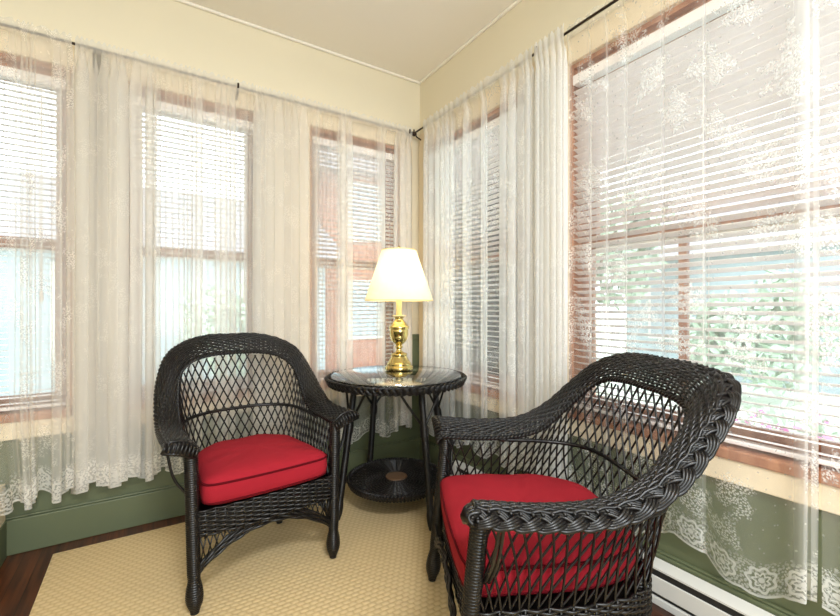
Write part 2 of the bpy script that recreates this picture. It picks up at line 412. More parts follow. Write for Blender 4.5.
blind(False, *WIN_E[0], 0.0285, 0.034, 0.24, 'white slatted blind in the window directly right of the lamp', None)
blind(False, *WIN_E[1], 0.0285, 0.037, 0.33, 'white slatted blind in the wide window behind the right armchair', None)

# ------------------------------------------------------------------ curtain rods
RZ = 2.215
def rod(north, u0, u1, brackets, label, d=-0.072, finial=None, rz=RZ):
    root = empty('curtain_rod', (u0, d, rz) if north else (d, u0, rz)); tag(root, label, 'curtain rod')
    P = lambda u, dd, z: (u-u0, dd-d, z-rz) if north else (dd-d, u-u0, z-rz)
    m = MB(); m.tube([P(u0, d, rz), P(u1, d, rz)], 0.006, 10); m.build('rod', M['iron'], root)
    for b in brackets:
        m = MB(); m.tube([P(b, -0.001, rz-0.045), P(b, -0.02, rz-0.045), P(b, -0.06, rz-0.03), P(b, d, rz-0.012), P(b, d-0.014, rz-0.004), P(b, d-0.016, rz+0.014)], 0.005, 8)
        x = P(b, -0.003, rz-0.045)
        if north: m.box(x[0]-0.011, x[0]+0.011, x[1]-0.003, x[1]+0.0025, x[2]-0.035, x[2]+0.03)
        else: m.box(x[0]-0.003, x[0]+0.0025, x[1]-0.011, x[1]+0.011, x[2]-0.035, x[2]+0.03)
        m.build('rod_bracket', M['iron'], root)
    for fu, sg in (finial or []):
        m = MB(); q = np.array(P(fu, d, rz)); ax = np.array((1, 0, 0) if north else (0, 1, 0))*sg
        pr = [(0.0075, 0), (0.013, 0.006), (0.009, 0.014), (0.016, 0.024), (0.017, 0.034), (0.010, 0.046), (0.001, 0.052)]
        m.tube([q+ax*z for r, z in pr], [r for r, z in pr], 10); m.build('finial', M['iron'], root)
rod(True, -2.85, -0.125, [-2.72, -1.19, -0.105-0.03], 'long dark curtain rod across the three left windows', finial=[(-0.125, 1)])
rod(False, -0.028, -2.9, [-0.045, -1.115, -2.8], 'dark curtain rod above the right windows', d=-0.062, rz=RZ+0.028)

# ------------------------------------------------------------------ lace curtains
def curtain(north, zones, hem, label, mat, d0=-0.068, seed=0, ztop=RZ, flare=None, vscale=1.0):
    """zones: (u0, u1, fold wavelength, amplitude, overlap) along the wall"""
    r = np.random.default_rng(seed)
    us, am, ov, ph, gd = [], [], [], [], []; p = r.uniform(0, 6)
    for (a, b, wl, A, O, *fx) in zones:
        n = max(6, int(abs(b-a)/(wl/12))); s = np.linspace(a, b, n, endpoint=False)
        jit = 1.0
        for i, u in enumerate(s):
            if i % 12 == 0: jit = r.uniform(0.6, 1.6); aj = r.uniform(0.6, 1.25); ply = 1.0+min(2.2, 2.4*O)*r.uniform(0.5, 1.4)+(r.uniform(0.5, 2.2) if r.random() < 0.22+0.3*min(1, O) and wl < 0.2 else 0)
            if fx: ply = fx[0]
            us.append(u); am.append(A*aj); ov.append(O*wl); ph.append(p); gd.append(ply); p += 2*PI*abs(b-a)/n/wl*jit
    us.append(zones[-1][1]); am.append(am[-1]); ov.append(ov[-1]); ph.append(p); gd.append(gd[-1])
    gd = list(np.array(gd)*1.0)
    us, am, ov, ph = map(np.array, (us, am, ov, ph))
    k = np.ones(9)/9
    am = np.convolve(np.pad(am, 4, 'edge'), k, 'valid'); ov = np.convolve(np.pad(ov, 4, 'edge'), k, 'valid'); gd = np.convolve(np.pad(gd, 1, 'edge'), np.ones(3)/3, 'valid')
    sg = 1 if us[-1] > us[0] else -1
    zt = ztop+0.030; N = len(us)
    hemz = np.array([hem(u) for u in us])
    rows = np.concatenate([[0, 0.012, 0.024, 0.036, 0.06, 0.10, 0.16], np.linspace(0.26, 1.0, 26)*2.0])
    rows = np.concatenate([np.array([0, .012, .024, .036, .06, .1, .16])/2.0, np.linspace(0.13, 1.0, 26)])
    G = np.zeros((N, len(rows), 3)); UV = np.zeros((N, len(rows), 2))
    s2 = r.uniform(0, 6, 4)
    ar = None
    for j, q in enumerate(rows):
        z = zt+(hemz-zt)*q
        t = min(1, q/0.10); t = t*t*(3-2*t)
        sway = 0.35*np.sin(ph*0.21+s2[0]+q*2.2)+0.25*np.sin(ph*0.33+s2[1]-q*3.0)
        A = am*(0.55+0.45*t)*(0.85+0.3*q)
        if q < 0.02: A = A*0.0+0.009
        dd = A*np.cos(ph+sway*q*1.5)
        uu = us+sg*ov*np.sin(2*(ph+sway*q*1.5))*t*0.5
        if q < 0.035:
            dd = -0.015+0.003*np.cos(ph+1.0)
        dep = d0+dd
        # keep off the wall and its trim
        dep = np.minimum(dep, -0.031)
        if flare is not None:
            du, df = flare(us, q); uu = uu+du; dep = dep+df
        if north: G[:, j, 0] = uu; G[:, j, 1] = dep
        else: G[:, j, 0] = dep; G[:, j, 1] = uu
        if j == 0: z = z+0.007*np.cos(ph*2.0)
        G[:, j, 2] = z
    seg = np.sqrt(np.sum(np.diff(G[:, 20, :2], axis=0)**2, axis=1)); arc = np.concatenate([[0], np.cumsum(seg)])
    UV[:, :, 0] = arc[:, None]; UV[:, :, 1] = G[:, :, 2]-hemz[:, None]
    ctr = np.array([(us[0]+us[-1])/2, d0, ztop]) if north else np.array([d0, (us[0]+us[-1])/2, ztop])
    m = MB(); m.grid(G-ctr)
    o = m.build('lace_curtain', mat, loc=tuple(ctr))
    pa = o.data.attributes.new('plies', 'FLOAT', 'POINT'); pv = np.repeat(gd[:, None], len(rows), 1); pv[:, :4] = np.maximum(pv[:, :4], 4.0)
    pa.data.foreach_set('value', pv.ravel())
    uvl = o.data.uv_layers.new(name='UVMap'); li = np.zeros(len(o.data.loops), int); o.data.loops.foreach_get('vertex_index', li)
    uvl.data.foreach_set('uv', UV.reshape(-1, 2)[li].ravel())
    tag(o, label, 'curtain', 'lace curtains'); return o
def scallop(base, a1, p1, a2=0.008, p2=0.09, ph=0.0):
    return lambda u: base+a1*math.sin(2*PI*u/p1+ph)-a2*abs(math.sin(PI*u/p2))
def tossed(us, q):
    w = np.clip((-1.985-us)/0.12, 0, 1)*max(0, (q-0.80)/0.2)**1.0
    return 0.055*w, -0.075*w*(1+0.3*np.sin(us*60))
curtain(True, [(-2.55, -2.06, 0.10, 0.014, 0.1), (-2.06, -1.99, 0.035, 0.016, 0.5), (-1.99, -1.93, 0.08, 0.012, 0.15), (-1.93, -1.868, 0.045, 0.02, 0.5)],
        scallop(0.245, 0.028, 0.105), 'ivory lace curtain at the far left edge, over the leftmost blind', M['lace_thin'], seed=3, flare=tossed)
curtain(True, [(-1.856, -1.64, 0.046, 0.030, 1.1), (-1.64, -1.55, 0.045, 0.02, 0.6), (-1.55, -1.10, 0.050, 0.014, 0.40)],
        scallop(0.255, 0.022, 0.13), 'ivory lace curtain bunched between the first two windows, behind the left armchair', M['lace_warm'], seed=5)
curtain(True, [(-1.10, -0.82, 0.045, 0.028, 1.0), (-0.82, -0.74, 0.05, 0.016, 0.4), (-0.74, -0.62, 0.07, 0.012, 0.2, 1.15), (-0.62, -0.54, 0.04, 0.018, 0.7), (-0.54, -0.36, 0.07, 0.010, 0.15, 1.1), (-0.36, -0.31, 0.04, 0.012, 0.5), (-0.31, -0.23, 0.07, 0.010, 0.1, 1.0), (-0.24, -0.115, 0.05, 0.022, 0.8)],
        scallop(0.255, 0.03, 0.24), 'ivory lace curtain behind the lamp, left of the corner', M['lace_warm'], seed=8, d0=-0.068)
curtain(False, [(-0.155, -0.46, 0.06, 0.018, 0.55), (-0.46, -0.56, 0.08, 0.010, 0.1, 1.1), (-0.56, -0.62, 0.05, 0.014, 0.5), (-0.62, -0.72, 0.08, 0.008, 0.1, 0.9), (-0.72, -0.755, 0.04, 0.012, 0.5), (-0.755, -0.875, 0.08, 0.008, 0.05, 0.8), (-0.875, -1.09, 0.05, 0.022, 0.7)],
        scallop(0.26, 0.025, 0.22), 'white lace curtain right of the corner, behind the round table', M['lace_cool'], d0=-0.062, seed=11, ztop=RZ+0.028)
curtain(False, [(-1.10, -1.270, 0.034, 0.016, 0.8, 5.0)],
        scallop(0.255, 0.01, 0.3), 'narrow white curtain bunched tightly between the two right windows', M['lace_cool'], d0=-0.066, seed=13, ztop=RZ+0.028)
curtain(False, [(-1.262, -1.275, 0.05, 0.008, 0.2, 2.6), (-1.275, -1.362, 0.10, 0.008, 0.0, 1.0), (-1.362, -1.372, 0.03, 0.006, 0.3, 2.6), (-1.372, -1.44, 0.10, 0.008, 0.0, 1.0), (-1.44, -1.449, 0.03, 0.006, 0.3, 2.8),
               (-1.449, -1.518, 0.12, 0.008, 0.0, 1.0), (-1.518, -1.528, 0.03, 0.006, 0.3, 2.6), (-1.528, -1.655, 0.2, 0.008, 0.0, 1.0), (-1.655, -1.668, 0.03, 0.006, 0.3, 2.2), (-1.668, -1.79, 0.2, 0.008, 0.0, 1.0), (-1.79, -1.80, 0.03, 0.006, 0.3, 2.2),
               (-1.80, -2.04, 0.24, 0.008, 0.0, 1.0), (-2.04, -2.075, 0.035, 0.010, 0.6, 3.2)],
        scallop(0.225, 0.04, 0.42, 0.014, 0.0998, 2.0), 'wide flat lace curtain with floral hem behind the right armchair', M['lace_clear'], d0=-0.038, seed=17, ztop=RZ+0.028)
curtain(False, [(-2.092, -2.20, 0.12, 0.010, 0.1), (-2.20, -2.80, 0.15, 0.014, 0.2)],
        scallop(0.25, 0.02, 0.3), 'white lace curtain cut off by the right edge of the photo', M['lace_clear'], d0=-0.06, seed=19, ztop=RZ+0.028)

# ------------------------------------------------------------------ heater, rug
root = empty('baseboard_heater', (-0.02, -1.3, 0)); tag(root, 'long white electric baseboard heater along the right wall', 'heater')
y0, y1 = 0.80, -1.75
m = MB(); m.box(-0.028, -0.003, y0, y1, 0.0, 0.12); m.build('back_panel', M['white_metal'], root, smooth=False)
m = MB(); m.add([(-0.003, y0, 0.138), (-0.056, y0, 0.130), (-0.056, y0, 0.124), (-0.003, y0, 0.124), (-0.003, y1, 0.138), (-0.056, y1, 0.130), (-0.056, y1, 0.124), (-0.003, y1, 0.124)],
      [(0,1,2,3),(4,7,6,5),(0,4,5,1),(1,5,6,2),(2,6,7,3),(3,7,4,0)]); m.build('top_cover', M['white_metal'], root, smooth=False)
m = MB(); m.box(-0.046, -0.028, y0, y1, 0.092, 0.124); m.build('outlet_grille', M['dark_slot'], root, smooth=False)
m = MB(); m.box(-0.058, -0.050, y0, y1, 0.042, 0.0998); m.build('front_panel', M['white_metal'], root, smooth=False, bevel=0.002)
m = MB(); m.box(-0.046, -0.028, y0, y1, 0.026, 0.092); m.build('inlet_grille', M['dark_slot'], root, smooth=False)
m = MB(); m.box(-0.056, -0.028, y0, y1, 0.0, 0.026); m.build('kick_plate', M['white_metal'], root, smooth=False, bevel=0.002)
for a in (y0, y1-0.05):
    m = MB(); m.box(-0.059, -0.003, a, a+0.05, 0, 0.137); m.build('end_cap', M['white_metal'], root, smooth=False, bevel=0.003)
rx0, rx1, ry0, ry1 = -1.925, -0.26, -2.75, -0.118
rug_label = ('tan basketweave rug under the chairs and table', 'rug')
m = MB(); hx, hy = (rx1-rx0)/2, (ry1-ry0)/2
m.box(-hx, hx, -hy, hy, 0.0005, 0.010); tag(m.build('rug', M['rug'], smooth=False, bevel=0.003, loc=((rx0+rx1)/2, (ry0+ry1)/2, 0.0)), *rug_label)
RUGZ = 0.0105

# ------------------------------------------------------------------ wicker helpers
def resample(P, n, closed=False):
    P = np.asarray(P, float)
    if closed: P = np.vstack([P, P[:1]])
    d = np.concatenate([[0], np.cumsum(np.linalg.norm(np.diff(P, axis=0), axis=1))])
    t = np.linspace(0, d[-1], n+1)[:-1] if closed else np.linspace(0, d[-1], n)
    return np.stack([np.interp(t, d, P[:, k]) for k in range(3)], 1)
def plen(P): return np.sum(np.linalg.norm(np.diff(P, axis=0), axis=1))
def braid(mb, P, lat, nor, A, B, pitch, r, closed=False, strands=3):
    n = len(P); L = plen(P); th = np.linspace(0, 2*PI*round(L/pitch), n, endpoint=not closed)
    for k in range(3):
        ph = th+2*PI*k/3
        for j in range(strands):
            off = (j-(strands-1)/2)*r*1.75
            q = P+lat*(A*np.sin(ph)+off*(0.55+0.35*np.abs(np.cos(ph))))[:, None]+nor*(B*np.sin(2*ph))[:, None]
            mb.tube(q, r, 6, closed)
def ring_frames(P, closed=False):
    T = (np.roll(P, -1, 0)-np.roll(P, 1, 0)) if closed else np.gradient(P, axis=0)
    return T/(np.linalg.norm(T, axis=1)[:, None]+1e-12)
def wrapped_leg(mb, P0, P1, prof, pitch=0.0075, sides=12):
    """leg of wound reed from P0 (bottom) to P1 (top); prof: (height fraction, radius)"""
    P0, P1 = np.array(P0, float), np.array(P1, float); L = np.linalg.norm(P1-P0)
    n = int(L/pitch*4); t = np.linspace(0, 1, n)
    R = np.interp(t, [p[0] for p in prof], [p[1] for p in prof])
    k = np.ones(9)/9; R2 = np.convolve(np.pad(R, 4, 'edge'), k, 'valid')
    R2 = R2*(1+0.0)+0.0011*np.sin(2*PI*t*L/pitch)
    mb.tube(P0+(P1-P0)*t[:, None], R2, sides)
def twisted(mb, P, r, n=3, rad=0.006, pitch=0.07):
    T = ring_frames(P); up = np.array([0, 0, 1.0])
    S = np.cross(T, up); S /= np.linalg.norm(S, axis=1)[:, None]+1e-9; U = np.cross(S, T)
    d = np.concatenate([[0], np.cumsum(np.linalg.norm(np.diff(P, axis=0), axis=1))])
    for k in range(n):
        a = 2*PI*(d/pitch+k/n); mb.tube(P+S*(rad*np.cos(a))[:, None]+U*(rad*np.sin(a))[:, None], r, 6)

# ------------------------------------------------------------------ armchair
def armchair(loc, rz, inner, outer, lower, hw, label, foot_b=0.0, rear=(0.185, 0.40), rail=(0.575, 0.55), sp=0.036, plait=(0.010, 0.005, 0.11, 0.0042, 0.012)):
    root = empty('wicker_armchair', loc, rz); tag(root, label, 'armchair', 'black wicker armchairs')
    wk = M['wicker']
    def full(h): h = np.array(h, float); L = h[::-1].copy(); L[:, 0] *= -1; return np.vstack([L, h[1:]])
    ND = 400
    cI, cO, cL = catmull(full(inner), ND), catmull(full(outer), ND), catmull(full(lower), ND)
    d = np.concatenate([[0], np.cumsum(np.linalg.norm(np.diff(cI, axis=0), axis=1))]); LEN = d[-1]
    ev = lambda C, s: np.stack([np.interp(s, d, C[:, k]) for k in range(3)], -1)
    zl = lower[0][2]
    def panel(s, z):
        I, Lo = ev(cI, s), ev(cL, s)
        f = ((z-zl)/np.maximum(I[..., 2]-zl, 1e-4))[..., None]
        return Lo+(I-Lo)*f
    zin = lambda s: np.interp(s, d, cI[:, 2])
    # open lattice of back and sides
    m = MB(); k = 0.50; zz = np.arange(zl-0.005, 1.0, 0.016)
    for sgn in (1, -1):
        for s0 in np.arange(-0.5, LEN+0.5, sp):
            s = s0+sgn*k*(zz-zl); ok = (s > 0.004) & (s < LEN-0.004)
            ok &= zz <= zin(np.clip(s, 0, LEN))
            idx = np.where(ok)[0]
            if len(idx) < 3: continue
            P = panel(s[idx], zz[idx]); T = ring_frames(panel(np.clip(s[idx]+0.01, 0, LEN), zz[idx])-panel(np.clip(s[idx]-0.01, 0, LEN), zz[idx])) if False else None
            dirs = panel(np.clip(s[idx]+0.01, 0, LEN), zz[idx])-panel(np.clip(s[idx]-0.01, 0, LEN), zz[idx])
            nrm = np.stack([-dirs[:, 1], dirs[:, 0], 0*dirs[:, 0]], 1); nrm /= np.linalg.norm(nrm, axis=1)[:, None]+1e-9
            m.tube(P+nrm*0.0028*sgn, 0.0034, 5)
    m.build('lattice_back', wk, root)
    # wound rail across the back at arm height
    m = MB(); sel = np.linspace(0.12*LEN, 0.88*LEN, 90); zr = rail[1]+(rail[0]-rail[1])*np.sin(PI*(sel/LEN-0.12)/0.76)
    zr = np.minimum(zr, zin(sel)-0.002); P = panel(sel, zr); wr = 0.0075+0.001*np.sin(np.arange(90)*2.2)
    m.tube(P, wr, 8); m.build('back_rail', wk, root)
    # woven collar: weavers along, ribs across
    m = MB(); n = int(LEN/0.005); s = np.linspace(0, LEN, n)
    I, O = ev(cI, s), ev(cO, s); T = ring_frames((I+O)/2); ac = O-I; acn = ac/np.linalg.norm(ac, axis=1)[:, None]
    up = np.cross(acn, T); up *= np.sign(np.sum(up*np.array([0, -0.35, 1.0]), 1))[:, None]
    up /= np.linalg.norm(up, axis=1)[:, None]
    nribs = int(LEN/0.022); ph = s/LEN*nribs*PI
    band = lambda v: I+ac*v+up*(0.020*math.sin(PI*min(1, max(0, v)))**0.7)
    NW = 14
    for w in range(NW):
        v = w/(NW-1)*0.92; m.tube(band(v)+up*((0.0022 if w % 2 else -0.0022)*np.cos(ph))[:, None], 0.0043, 5)
    for r_ in range(nribs+1):
        i = min(n-1, int(r_/nribs*(n-1)+0.5*0)); 
        m.tube([band(v)[i] for v in np.linspace(-0.02, 1.0, 7)], 0.0042, 5)
    m.build('woven_collar', wk, root)
    m = MB()
    pa, pb, pp, pr_, ins_ = plait
    down = O-up*0.010-acn*ins_; la_ = acn*0.55-up*0.83; no_ = acn*0.83+up*0.55
    if pa > 0.012: braid(m, down, la_, no_, pa, pb, pp, pr_, strands=4)
    else: twisted(m, O-up*0.006-acn*0.008, 0.0062, 3, 0.0062, 0.06)
    m.build('outer_braid', wk, root)
    m = MB(); twisted(m, I+up*0.002, 0.0055, 2, 0.0045, 0.03); m.build('inner_binding', wk, root)
    # arm ends: rolled fronts
    for e in (0, -1):
        m = MB(); a, b, u = I[e], O[e], up[e]; fw = np.array([0, -1.0, 0])
        for q in range(5):
            an = q/4*PI*0.5; off = fw*0.012*math.sin(an)-u*0.018*(1-math.cos(an))-u*0.006
            m.tube([a+off-(b-a)*0.04, (a+b)/2+off+u*0.016*(1-q/5), b+off], 0.0062, 6)
        for f_ in np.linspace(0.0, 1.0, 9):
            P = [a+(b-a)*f_-fw*0.01+u*(0.016*math.sin(PI*f_)), a+(b-a)*f_+fw*0.014+u*(0.014*math.sin(PI*f_)-0.004), a+(b-a)*f_+fw*0.017-u*0.014, a+(b-a)*f_+fw*0.006-u*0.026]
            m.tube(catmull(P, 9), 0.0052, 5)
        m.build('arm_end', wk, root)
    # front posts and rear legs
    fz = inner[-1][2]
    for sg in (-1, 1):
        m = MB(); top = np.array([sg*(hw+0.012), 0.006, fz-0.004]); bot = np.array([sg*hw, foot_b, 0])
        wrapped_leg(m, bot, top, [(0, 0.013), (0.03, 0.017), (0.06, 0.025), (0.10, 0.0285), (0.15, 0.026), (0.205, 0.019), (0.23, 0.0205), (0.26, 0.021), (1, 0.0225)])
        m.build('front_leg', wk, root)
        m = MB(); wrapped_leg(m, (sg*rear[0], rear[1]+0.02, 0), (sg*rear[0], rear[1], zl+0.02), [(0, 0.013), (0.05, 0.017), (0.1, 0.024), (0.16, 0.026), (0.3, 0.019), (1, 0.018)])
        m.build('rear_leg', wk, root)
        # bowed double brace from leg to the outside of the arm
        m = MB(); A = np.array([sg*(hw+0.015), 0.02, 0.395]); Z = O[0 if sg < 0 else -1]+np.array([-sg*0.012, 0.06, -0.03])
        mid = (A+Z)/2+np.array([sg*0.012, 0.0, -0.015]); C = catmull([A, mid, Z], 14)
        for o_ in (-0.005, 0.005): m.tube(C+np.array([0, o_, 0]), 0.0048, 6)
        m.build('arm_brace', wk, root)
    # woven skirt around the seat
    cl = [tuple(x) for x in cL]; cl[0] = (-hw, 0, zl); cl[-1] = (hw, 0, zl)
    loop = resample(np.array(cl+[(hw*0.5, -0.012, zl), (0, -0.014, zl), (-hw*0.5, -0.012, zl)]), 720, True)
    T = ring_frames(loop, True); out = np.stack([T[:, 1], -T[:, 0], 0*T[:, 0]], 1)
    out /= np.linalg.norm(out, axis=1)[:, None]; cen = loop.mean(0); out *= np.sign(np.sum(out*(loop-cen), 1))[:, None]
    m = MB(); per = plen(loop); nr = int(per/0.030/2)*2; ph = np.arange(720)/720*nr*PI
    for w in range(12):
        z = zl+0.004-w*0.0078
        P = loop.copy(); P[:, 2] = z; m.tube(P+out*((0.0035 if w % 2 else -0.0035)*np.cos(ph))[:, None]+out*0.004, 0.0046, 5, True)
    for r_ in range(nr):
        i = int(r_/nr*720); p = loop[i]+out[i]*0.004; m.tube([(p[0], p[1], zl+0.006), (p[0], p[1], zl-0.092)], 0.004, 5)
    m.build('woven_skirt', wk, root)
    m = MB(); ins = loop-out*0.006; ins[:, 2] = zl-0.02; rings = [ins*1.0]
    G = np.stack([ (ins-ins.mean(0))*f+ins.mean(0) for f in (1, 0.75, 0.5, 0.25, 0.02)], 1); m.grid(G, True); m.build('seat_deck', wk, root)
    # arched stretchers below the skirt with a little open work in the corners
    fl, fr = np.array([-hw, foot_b*0.75, 0.0]), np.array([hw, foot_b*0.75, 0.0])
    rl, rr_ = np.array([-rear[0], rear[1]+0.015, 0.0]), np.array([rear[0], rear[1]+0.015, 0.0])
    for a, b in ((fl, fr), (fl, rl), (fr, rr_), (rl, rr_)):
        m = MB(); t = np.linspace(0, 1, 40); P = a+(b-a)*t[:, None]
        P[:, 2] = 0.125+0.125*np.sin(PI*t)**0.75
        for j in range(5):
            Q = P.copy(); Q[:, 2] += (j-2)*0.0085*(0.65+0.5*np.sin(PI*t)); sd = np.cross((b-a)/np.linalg.norm(b-a), (0, 0, 1))
            Q += sd*(0.004*np.cos(t*44+j*PI))[:, None]; m.tube(Q, 0.0052, 6)
        for q in list(np.linspace(0.05, 0.30, 7))+list(np.linspace(0.70, 0.95, 7)):
            p = a+(b-a)*q; z0 = 0.125+0.125*math.sin(PI*q)**0.75; e = (b-a)*0.02
            if z0 < zl-0.10: m.tube([(p[0]-e[0], p[1]-e[1], z0), (p[0]+e[0], p[1]+e[1], zl-0.085)], 0.0026, 5); m.tube([(p[0]+e[0], p[1]+e[1], z0), (p[0]-e[0], p[1]-e[1], zl-0.085)], 0.0026, 5)
        m.build('arched_stretcher', wk, root)
    return root
A_in = [(0, .485, .830), (.10, .48, .827), (.185, .455, .808), (.240, .41, .762), (.258, .36, .690), (.264, .30, .606), (.266, .22, .567), (.263, .11, .562), (.256, -.015, .562)]
A_out = [(0, .565, .915), (.12, .558, .912), (.220, .520, .885), (.288, .455, .835), (.326, .38, .742), (.340, .29, .654), (.346, .20, .602), (.349, .09, .593), (.350, -.025, .597)]
A_low = [(0, .445, .338), (.10, .44, .338), (.17, .405, .338), (.208, .35, .338), (.228, .28, .338), (.238, .21, .338), (.243, .14, .338), (.247, .07, .338), (.25, 0, .338)]
B_in = [(0, .60, .787), (.11, .60, .786), (.215, .588, .770), (.268, .545, .727), (.288, .47, .65), (.292, .38, .575), (.292, .28, .545), (.291, .14, .540), (.290, -.015, .550)]
B_out = [(0, .685, .878), (.13, .683, .878), (.25, .665, .866), (.328, .604, .822), (.366, .525, .745), (.388, .43, .655), (.396, .31, .595), (.399, .15, .585), (.400, -.02, .600)]
B_low = [(0, .515, .308), (.13, .51, .308), (.22, .475, .308), (.268, .405, .308), (.290, .32, .308), (.299, .24, .308), (.302, .16, .308), (.303, .08, .308), (.304, 0, .308)]
A_LOC, A_RZ = (-1.195, -0.81, RUGZ), math.atan2(0.051, 0.514)
f2 = np.array([math.sin(TH), math.cos(TH)]); r2 = np.array([math.cos(TH), -math.sin(TH)])
bm_ = np.array(CAM[:2])+1.305*f2+0.1155*r2
wl_, wd_ = 0.0655, -0.998
bw = wl_*r2+wd_*f2
B_LOC, B_RZ = (float(bm_[0]), float(bm_[1]), RUGZ), math.atan2(bw[1], bw[0])
armchair(A_LOC, A_RZ, A_in, A_out, A_low, 0.258, 'black wicker armchair on the left, facing the room, red cushion on its seat')
armchair(B_LOC, B_RZ, B_in, B_out, B_low, 0.305, 'large black wicker armchair in the right foreground, turned to the round table', foot_b=-0.05, rear=(0.23, 0.445), rail=(0.515, 0.535), sp=0.040, plait=(0.0165, 0.0052, 0.16, 0.0048, 0.008))

def cushion(loc, rz, lower, hw, label, z0, th=0.082):
    root = empty('seat_cushion', (loc[0], loc[1], loc[2]+z0), rz); tag(root, label, 'cushion', 'red seat cushions')
    h = np.array(lower, float); L = h[::-1].copy(); L[:, 0] *= -1; c = np.vstack([L, h[1:]])
    c = catmull(c, 200); c = c[(c[:, 1] > 0.05)]
    front = [(hw-0.022, 0.03, 0), (hw-0.024, 0.0, 0), (hw-0.035, -0.016, 0), (hw-0.06, -0.024, 0), (hw*0.4, -0.031, 0), (0, -0.033, 0), (-hw*0.4, -0.031, 0), (-hw+0.06, -0.024, 0), (-hw+0.035, -0.016, 0), (-hw+0.024, 0.0, 0), (-hw+0.022, 0.03, 0)]
    cc = c.copy(); cen = np.array([0, 0.2, 0]); cc[:, 2] = 0; cc = cen+(cc-cen)*np.array([0.915, 0.92, 1])
    loop = resample(np.vstack([cc, np.array(front)]), 160, True); cen = loop.mean(0)
    k = np.ones(7)/7
    for ax in (0, 1): loop[:, ax] = np.convolve(np.concatenate([loop[-3:, ax], loop[:, ax], loop[:3, ax]]), k, 'valid')
    prof = [(0.02, 0.0), (0.6, 0.0), (0.93, 0.0), (0.985, 0.008), (1.008, 0.03), (1.012, th*0.55), (1.005, th-0.012), (0.993, th), (0.96, th+0.010), (0.88, th+0.020), (0.74, th+0.028), (0.55, th+0.033), (0.3, th+0.036), (0.01, th+0.037)]
    G = np.stack([np.concatenate([(cen+(loop-cen)*f)[:, :2], np.full((160, 1), z)], 1) for f, z in prof], 1)
    pu = 0.0035*np.sin(np.arange(160)*2*PI/160*9)[:, None]*np.array([0, 0, 0, .3, .8, 1, .6, .2, .4, .6, .5, .3, .1, 0])[None]
    G[:, :, 2] += pu
    m = MB(); m.grid(G, True); m.build('cushion_cover', M['red'], root)
    m = MB()
    for f, z in ((1.0, th-0.004), (0.985, 0.012)):
        P = cen+(loop-cen)*f; P[:, 2] = z; m.tube(P, 0.0042, 6, True)
    m.build('piping', M['piping'], root)
cushion(A_LOC, A_RZ, A_low, 0.258, 'red seat cushion lying on the left wicker armchair', 0.351)
cushion(B_LOC, B_RZ, B_low, 0.305, 'red seat cushion lying on the right foreground wicker armchair', 0.321)

# ------------------------------------------------------------------ round wicker table
tc = np.array(CAM[:2])+2.245*f2-0.126*r2
TZ = 0.693
tb = empty('round_wicker_table', (float(tc[0]), float(tc[1]), RUGZ), -TH+math.radians(-12)); tag(tb, 'round black wicker table with glass top in the corner', 'table')
def weave_disc(mb, R, z, r0, step, nsp):
    a = np.linspace(0, 2*PI, 220, endpoint=False); q = r0; k = 0
    while q < R:
        zz = z+(0.0028 if k % 2 else -0.0028)*np.cos(a*nsp/2)
        mb.tube(np.stack([q*np.cos(a), q*np.sin(a), zz], 1), step*0.53, 5, True); q += step; k += 1
    for i in range(nsp):
        x = 2*PI*i/nsp; mb.tube([(r0*math.cos(x)*.6, r0*math.sin(x)*.6, z), (R*math.cos(x), R*math.sin(x), z)], 0.0042, 5)
def circle(R, z, n=480):
    a = np.linspace(0, 2*PI, n, endpoint=False); return np.stack([R*np.cos(a), R*np.sin(a), np.full(n, z)], 1), np.stack([np.cos(a), np.sin(a), 0*a], 1)
Z_ = TZ-RUGZ
m = MB(); weave_disc(m, 0.345, Z_-0.012, 0.02, 0.0085, 40); m.build('woven_top', M['wicker'], tb)
m = MB(); P, la = circle(0.360, Z_-0.020); nz = np.tile(np.array([0, 0, 1.0]), (len(P), 1)); braid(m, P, nz*0.9+la*0.43, la*0.9-nz*0.43, 0.0125, 0.005, 0.095, 0.0052, True, 3); m.build('braided_edge', M['wicker'], tb)
m = MB(); m.lathe([(0.341, Z_-0.003), (0.344, Z_-0.001), (0.344, Z_+0.003), (0.341, Z_+0.005)], sides=96); m.build('glass_top', M['tabletop_glass'], tb)
m = MB(); weave_disc(m, 0.245, 0.135, 0.055, 0.0085, 36); m.build('lower_shelf', M['wicker'], tb)
m = MB(); P, la = circle(0.250, 0.132); nz = np.tile(np.array([0, 0, 1.0]), (len(P), 1)); braid(m, P, nz*0.9+la*0.4, la*0.9-nz*0.4, 0.0105, 0.006, 0.05, 0.0046, True, 3); m.build('shelf_braid', M['wicker'], tb)
m = MB(); m.lathe([(0.058, 0.138), (0.058, 0.143), (0.05, 0.1445)], sides=40); m.build('shelf_centre_disc', M['shelf_centre'], tb)
for k in range(4):
    a = PI/4+k*PI/2; ca, sa = math.cos(a), math.sin(a)
    rt, rb = 0.240, 0.333
    m = MB(); wrapped_leg(m, (rb*ca, rb*sa, 0), (rt*ca, rt*sa, Z_-0.022), [(0, 0.012), (0.04, 0.018), (0.09, 0.021), (0.14, 0.017), (0.62, 0.0175), (0.64, 0.022), (0.70, 0.022), (0.72, 0.0165), (1, 0.016)])
    lg = m.build('leg', M['wicker'], tb)
    m = MB(); zb = 0.46; rr0 = rb+(rt-rb)*zb/(Z_-0.02)
    for s_ in (-1, 1):
        a2 = a+s_*0.52; m.tube(catmull([(rr0*ca, rr0*sa, zb), ((rr0*ca+0.27*math.cos(a2))/2*1.0, (rr0*sa+0.27*math.sin(a2))/2*1.0, (zb+Z_-0.02)/2-0.006), (0.27*math.cos(a2), 0.27*math.sin(a2), Z_-0.022)], 10), 0.0065, 6)
    m.build('leg_brace', M['wicker'], tb)

